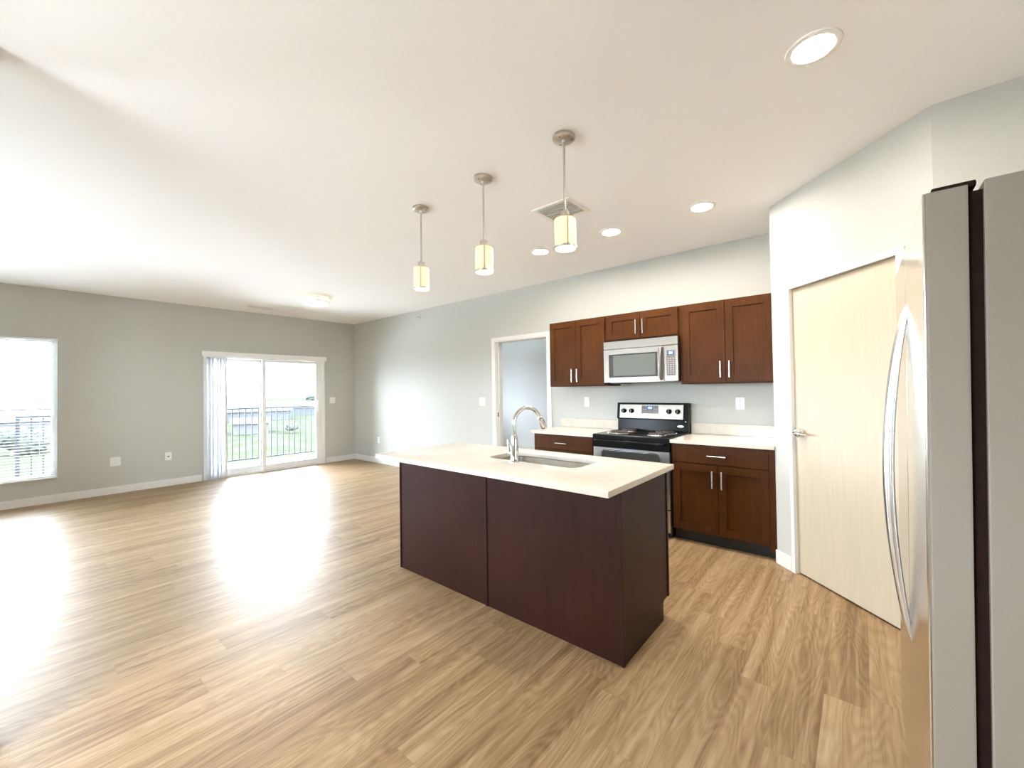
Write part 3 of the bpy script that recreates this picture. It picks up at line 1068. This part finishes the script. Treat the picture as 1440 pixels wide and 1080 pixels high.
burner(-1.893, 3.905, .100)
burner(-1.880, 4.130, .078)
burner(-1.500, 3.895, .078)
burner(-1.500, 4.120, .100)

# ------------------------------------------------------------------ island
IX0, IX1, IY0, IY1 = -2.734, -.8995, 1.866, 2.482
c = ((IX0 + IX1) / 2, IY0, 0)
isl = thing('kitchen_island', 'dark cherry kitchen island standing in the middle of the floor', 'kitchen island', c)
TZ = CT - .0305
SM = -1.816
mb = MB()
mb.box(IX0 + .01, IX1 - .022, IY0 + .02, IY1 - .02, .10, .64)
mb.box(IX0 + .01, IX1 - .022, IY0 + .02, 2.0, .64, TZ)
mb.box(IX0 + .01, -2.03, 2.0, IY1 - .02, .64, TZ)
mb.box(-1.22, IX1 - .022, 2.0, IY1 - .02, .64, TZ)
mb.box(-2.03, -1.22, 2.43, IY1 - .02, .64, TZ)
mb.build('cabinet_body', WOODI, isl, c)
MB().box(IX0 + .01, IX1 - .022, IY0 + .02, IY1 - .09, 0, .10).build('toe_kick', BLACKM, isl, c)
MB().box(IX0 + .004, SM - .006, IY0 + .004, IY0 + .022, .0, TZ, bev=.001).build('back_panel', WOODI, isl, c)
MB().box(SM + .006, IX1 - .012, IY0 + .004, IY0 + .022, .0, TZ, bev=.001).build('back_panel', WOODI, isl, c)
MB().box(SM - .009, SM + .009, IY0 - .002, IY0 + .020, 0, TZ, bev=.003).build('batten', WOODI, isl, c)
MB().box(IX0, IX0 + .012, IY0 - .002, IY0 + .018, 0, TZ, bev=.002).build('corner_moulding', WOODI, isl, c)
MB().box(IX1 - .014, IX1 + .001, IY0 - .002, IY0 + .020, 0, TZ, bev=.003).build('corner_moulding', WOODI, isl, c)
mb = MB()
mb.prism([(IY0 + .019, 0), (IY1 - .088, 0), (IY1 - .088, .098), (IY1 - .075, .112), (IY1 - .0, .112), (IY1 - .0, TZ), (IY0 + .019, TZ)], IX1 - .022, IX1 - .003, 'YZ')
mb.build('end_panel', WOODI, isl, c)
mb = MB()
mb.prism([(IY0 + .019, 0), (IY1 - .088, 0), (IY1 - .088, .098), (IY1 - .075, .112), (IY1 - .0, .112), (IY1 - .0, TZ), (IY0 + .019, TZ)], IX0, IX0 + .015, 'YZ')
mb.build('end_panel', WOODI, isl, c)
MB().box(IX1 - .010, IX1 + .002, IY1 - .016, IY1 + .002, .112, TZ, bev=.003).build('corner_moulding', WOODI, isl, c)
# kitchen-side fronts
n = 4
for k in range(n):
    a = IX0 + .02 + k * (IX1 - IX0 - .05) / n
    b_ = a + (IX1 - IX0 - .05) / n - .004
    d = MB()
    st_ = .062
    d.box(a, b_, IY1 - .02, IY1, .112, TZ - .008, bev=.0015)
    d = d.build('door', WOODI, isl, c)
    MB().tube([((b_ if k % 2 == 0 else a) + (-.04 if k % 2 == 0 else .04), IY1 + .032, .62), ((b_ if k % 2 == 0 else a) + (-.04 if k % 2 == 0 else .04), IY1 + .032, .765)], .006, 12).box(
        (b_ if k % 2 == 0 else a) + (-.044 if k % 2 == 0 else .036), (b_ if k % 2 == 0 else a) + (-.036 if k % 2 == 0 else .044), IY1 - .001, IY1 + .032, .688, .696).build('handle', HANDLE, d, smooth=True)

# island worktop with the sink cut-out
WX0, WX1, WY0, WY1 = -2.763, -.870, 1.678, 2.522
HX0, HX1, HY0, HY1 = -1.985, -1.268, 2.052, 2.385
hole = rrect(HX0, HX1, HY0, HY1, .07, 10)
cx, cyy = (HX0 + HX1) / 2, (HY0 + HY1) / 2


def to_rect(px, py):
    dx, dy = px - cx, py - cyy
    ts = []
    if dx > 1e-9:
        ts.append((WX1 - cx) / dx)
    if dx < -1e-9:
        ts.append((WX0 - cx) / dx)
    if dy > 1e-9:
        ts.append((WY1 - cyy) / dy)
    if dy < -1e-9:
        ts.append((WY0 - cyy) / dy)
    t_ = min(ts)
    return (cx + dx * t_, cyy + dy * t_)


hp = list(hole)
for (qx, qy) in ((WX1, WY1), (WX0, WY1), (WX0, WY0), (WX1, WY0)):     # add the ray that hits each outer corner
    ang = math.atan2(qy - cyy, qx - cx)
    best = None
    for k in range(len(hp)):
        p, q = hp[k], hp[(k + 1) % len(hp)]
        d0 = (p[0] - cx) * math.sin(ang) - (p[1] - cyy) * math.cos(ang)
        d1_ = (q[0] - cx) * math.sin(ang) - (q[1] - cyy) * math.cos(ang)
        if d0 * d1_ < 0:
            t_ = d0 / (d0 - d1_)
            m_ = (p[0] + (q[0] - p[0]) * t_, p[1] + (q[1] - p[1]) * t_)
            if (m_[0] - cx) * math.cos(ang) + (m_[1] - cyy) * math.sin(ang) > 0:
                best = (k + 1, m_)
    if best:
        hp.insert(best[0], best[1])
outer = [to_rect(*p) for p in hp]
t = bmesh.new()
rows = []
for zz in (CT - .03, CT):
    rows.append(([t.verts.new((x, y, zz)) for x, y in hp], [t.verts.new((x, y, zz)) for x, y in outer]))
nn = len(hp)
for i in range(nn):
    j = (i + 1) % nn
    (h0, o0), (h1, o1) = rows
    t.faces.new((h1[i], o1[i], o1[j], h1[j]))
    t.faces.new((h0[j], o0[j], o0[i], h0[i]))
    t.faces.new((o0[i], o0[j], o1[j], o1[i]))
    t.faces.new((h0[j], h0[i], h1[i], h1[j]))
bmesh.ops.recalc_face_normals(t, faces=t.faces[:])
ed = [e for e in t.edges if len(e.link_faces) == 2 and e.calc_face_angle(0) > 1.2]
bmesh.ops.bevel(t, geom=ed, offset=.003, segments=2, profile=.7, affect='EDGES', clamp_overlap=True)
mb = MB()
mb.bm.free()
mb.bm = t
iw = mb.build('island_worktop', QUARTZ, smooth=True)
tag(iw, 'white quartz worktop lying on the island, with a sink cut-out', 'worktop')

# undermount sink
t = bmesh.new()
rings = []
def ringpts(ins, r, z):
    return [t.verts.new((x, y, z)) for x, y in rrect(HX0 + ins, HX1 - ins, HY0 + ins, HY1 - ins, r, 8)]
rings = [ringpts(-.028, .09, CT - .0312), ringpts(-.004, .07, CT - .0312), ringpts(.0, .07, CT - .036), ringpts(.008, .066, CT - .205), ringpts(.03, .05, CT - .225), ringpts(.12, .03, CT - .229)]
for a, b_ in zip(rings, rings[1:]):
    for i in range(len(a)):
        j = (i + 1) % len(a)
        t.faces.new((a[i], a[j], b_[j], b_[i]))
t.faces.new(rings[-1])
bmesh.ops.recalc_face_normals(t, faces=t.faces[:])
for f in t.faces:
    pass
sk2 = thing('kitchen_sink', 'stainless undermount sink set into the island worktop', 'sink', (cx, cyy, CT - .03))
mb = MB()
mb.bm.free()
mb.bm = t
mb.build('basin', SINKST, sk2, (cx, cyy, CT - .03), smooth=True)
MB().lathe([(0, -.226), (.018, -.227), (.038, -.224), (.044, -.2275)], (cx, cyy, CT), 28).build('drain', CHROME, sk2, (cx, cyy, CT - .03), smooth=True)

# faucet
FX, FY = -1.693, 2.012
fa = thing('kitchen_faucet', 'tall chrome pull-down faucet on the island worktop beside the sink', 'faucet', (FX, FY, CT + .0005), math.radians(-20))
MB().lathe([(0, 0), (.030, 0), (.030, .004), (.026, .010), (.0255, .03), (.024, .10), (.021, .150), (.0165, .172), (.0125, .178), (0, .178)], (0, 0, 0), 32).build('base', CHROME, fa, smooth=True)
R = .100
pts = [(0, 0, .17), (0, 0, .21), (0, 0, .243)]
for k in range(1, 19):
    a = math.pi - k / 18 * math.radians(158)
    pts.append((0, R + R * math.cos(a), .243 + R * math.sin(a)))
MB().tube(pts, .0125, 16).build('spout', CHROME, fa, smooth=True)
e0, e1 = Vector(pts[-2]), Vector(pts[-1])
dd = (e1 - e0).normalized()
sh = MB().tube([e1, e1 + dd * .004, e1 + dd * .03, e1 + dd * .075, e1 + dd * .085], [.0135, .0165, .0175, .021, .019], 18).build('spray_head', CHROME, fa, smooth=True)
MB().tube([e1 + dd * .03 + Vector((0, .0155, .008)), e1 + dd * .06 + Vector((0, .0175, .008))], [.005, .005], 10).build('button', BLACKM, sh, smooth=True)
MB().tube([(0, 0, .055), (-.03, -.005, .055), (-.055, -.008, .056)], [.017, .017, .015], 16).build('valve', CHROME, fa, smooth=True)
MB().tube([(-.05, -.008, .05), (-.058, -.009, .075), (-.066, -.010, .11), (-.069, -.010, .138)], [.011, .009, .0065, .005], 12).build('lever', CHROME, fa, smooth=True)

# ------------------------------------------------------------------ refrigerator
FX0, FY0, FY1, FT = .092, 1.273, 2.185, 1.756
c = (FX0, FY0, 0)
fr = thing('refrigerator', 'tall stainless two-door refrigerator with grey sides at the right edge', 'refrigerator', c)
MB().box(.183, .90, FY0, FY1, .02, FT + .004, bev=.006, seg=3).build('cabinet_body', FRSIDE, fr, c)
MB().box(.159, .185, FY0 + .014, FY1 - .014, .06, FT - .012).build('gasket', GASKET, fr, c)
MB().box(.19, .78, FY0 + .03, FY1 - .03, 0, .05).build('foot_base', BLACKM, fr, c)
MB().box(.141, .181, FY0 + .02, FY1 - .02, .02, .085, bev=.004).build('kick_grille', BLACKM, fr, c)
SPL = 1.742
for (a, b_, hy) in ((FY0, SPL - .003, SPL - .036), (SPL + .003, FY1, SPL + .036)):
    dd_ = MB().box(FX0 + .005, .161, a, b_, .095, FT, bev=.004, seg=2).build('door', FRSIDE, fr, c)
    MB().box(FX0, FX0 + .006, a + .0005, b_ - .0005, .0955, FT - .0005, bev=.003, seg=2).build('door_skin', STEELF, dd_)
    pts, rad = [], []
    for k in range(25):
        t_ = k / 24
        zz = .575 + t_ * 1.0
        bow = math.sin(math.pi * t_) ** .8
        pts.append((FX0 + .002 - .046 * bow, hy, zz))
        rad.append(.006 + .007 * math.sin(math.pi * t_) ** .5)
    MB().tube(pts, rad, 16).build('handle', HANDLE, dd_, smooth=True)
    yy = a + .03 if a == FY0 else b_ - .11
    MB().box(.108, .176, yy - .01, yy + .05, FT + .001, FT + .014, bev=.005).build('hinge_cover', GASKET, fr, c)
fr.rotation_euler = (0, math.radians(0.6), 0)
fr.location.z = .010

# ------------------------------------------------------------------ ceiling fittings
def pendant(loc, label):
    """local origin on the ceiling, z down"""
    r = thing('pendant_lamp', label, 'pendant lamp', loc, 0, 'pendant lamps above the island')
    cn = MB().lathe([(0, 0), (.060, 0), (.0615, -.006), (.061, -.016), (.053, -.021), (.012, -.023), (.010, -.038), (0, -.038)], (0, 0, 0), 40).build('canopy', NICKEL, r, smooth=True)
    m_ = MB()
    for a in (30, 150, 270):
        m_.lathe([(0, -.026), (.004, -.025), (.005, -.020), (0, -.020)], (.042 * math.cos(math.radians(a)), .042 * math.sin(math.radians(a)), 0), 12)
    m_.build('screws', HINGE, cn, smooth=True)
    MB().cyl((0, 0, 0), .0062, -.425, -.03, 14).build('rod', NICKEL, r, smooth=True)
    MB().lathe([(0, -.405), (.010, -.405), (.012, -.412), (.024, -.414), (.026, -.418), (.026, -.452), (.060, -.456), (.0615, -.460), (0, -.460)], (0, 0, 0), 36).build('shade_cap', NICKEL, r, smooth=True)
    MB().lathe([(.0565, -.461), (.0585, -.463), (.0585, -.615), (.0555, -.615), (.0545, -.465)], (0, 0, 0), 40).build('glass_shade', SHADE, r, smooth=True)
    m_ = MB().lathe([(.0590, -.608), (.0635, -.608), (.0635, -.620), (.0590, -.620), (.0590, -.608)], (0, 0, 0), 40)
    for a in (75, 195, 315):
        m_.box(.0595, .0625, -.0025, .0025, -.612, -.455, M=Matrix.Rotation(math.radians(a), 4, 'Z'))
    m_.build('metal_cage', NICKEL, r, smooth=True)
    MB().lathe([(0, -.612), (.054, -.612), (.054, -.609), (0, -.609)], (0, 0, 0), 32).build('bottom_diffuser', PBULB2, r, smooth=True)
    return r


PBULB2 = mat('pendant_diffuser', (1, 1, 1), 0.4, emit=(1.0, 0.88, 0.62), estr=.8)
p0 = pendant((-1.217, 1.905, C), 'nickel pendant lamp nearest the air vent, largest of the three above the island')
dup(p0, (-1.853, 1.925, C), 'nickel pendant lamp in the middle of the row of three above the island')
dup(p0, (-2.510, 1.926, C), 'nickel pendant lamp farthest left of the three above the island')


def downlight(loc, label):
    r = thing('recessed_lamp', label, 'ceiling lamp', loc, 0, 'recessed ceiling lamps in the kitchen')
    MB().lathe([(.071, -.001), (.074, -.007), (.088, -.009), (.096, -.006), (.098, 0)], (0, 0, 0), 44).build('trim_ring', PTRIM, r, smooth=True)
    MB().lathe([(0, -.004), (.060, -.004), (.072, -.002), (.072, -.0005), (0, -.0005)], (0, 0, 0), 40).build('lens', GLOW, r, smooth=True)
    return r


q0 = downlight((-.122, 2.087, C), 'lit recessed lamp nearest the refrigerator, largest of the ceiling lamps')
dup(q0, (-.906, 3.355, C), 'lit recessed lamp over the right wall cabinet, nearest the pantry wall')
dup(q0, (-1.661, 3.345, C), 'lit recessed lamp in front of the cabinet above the microwave')
dup(q0, (-2.432, 3.342, C), 'lit recessed lamp farthest along the row, in front of the left wall cabinet')

for px_, py_, lb_ in ((-1.90, -.9, 'added fill lamp over the passage behind the camera'), (-1.90, -1.7, 'added fill lamp by the rear wall, out of view')):
    dup(q0, (px_, py_, C), lb_)  # unseen extra lamps, added as fill light

fl = thing('flush_ceiling_lamp', 'round flush ceiling lamp with two metal bands in the living room', 'ceiling lamp', (-6.03, 2.72, C))
MB().lathe([(0, -.0005), (.180, -.0005), (.186, -.02), (.186, -.06), (.176, -.075), (.12, -.105), (.05, -.119), (0, -.121)], (0, 0, 0), 44).build('glass_dome', DOME, fl, smooth=True)
for zz in (-.012, -.062):
    MB().lathe([(.186, zz), (.194, zz + .001), (.194, zz - .009), (.186, zz - .010), (.186, zz)], (0, 0, 0), 44).build('metal_band', NICKEL, fl, smooth=True)


def vent(name, label, cxy, sx, sy, nslat, along):
    r = thing(name, label, 'air vent', (cxy[0], cxy[1], C))
    m_ = MB()
    b_ = .03
    m_.box(-sx / 2, sx / 2, -sy / 2, -sy / 2 + b_, -.008, 0).box(-sx / 2, sx / 2, sy / 2 - b_, sy / 2, -.008, 0)
    m_.box(-sx / 2, -sx / 2 + b_, -sy / 2 + b_, sy / 2 - b_, -.008, 0).box(sx / 2 - b_, sx / 2, -sy / 2 + b_, sy / 2 - b_, -.008, 0)
    m_.build('frame', PTRIM, r)
    m_ = MB()
    for k in range(nslat):
        if along == 'x':
            yy = -sy / 2 + b_ + (k + .5) * (sy - 2 * b_) / nslat
            m_.box(-sx / 2 + b_, sx / 2 - b_, -.009, .009, -.001, .001, M=Matrix.Translation((0, yy, -.008)) @ Matrix.Rotation(math.radians(40), 4, 'X'))
        else:
            xx = -sx / 2 + b_ + (k + .5) * (sx - 2 * b_) / nslat
            m_.box(-.009, .009, -sy / 2 + b_, sy / 2 - b_, -.001, .001, M=Matrix.Translation((xx, 0, -.008)) @ Matrix.Rotation(math.radians(40), 4, 'Y'))
    m_.build('louvre', PTRIM, r)
    MB().box(-sx / 2 + b_, sx / 2 - b_, -sy / 2 + b_, sy / 2 - b_, -.0015, -.0003).build('duct', VDUCT, r)
    return r


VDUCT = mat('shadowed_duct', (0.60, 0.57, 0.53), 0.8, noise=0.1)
vent('ceiling_vent', 'square ceiling air vent behind the nearest pendant lamp', (-1.745, 2.675), .34, .30, 9, 'x')
vent('ceiling_vent', 'long narrow ceiling air vent close to the window wall', (-7.34, 2.44), .13, .36, 4, 'y')
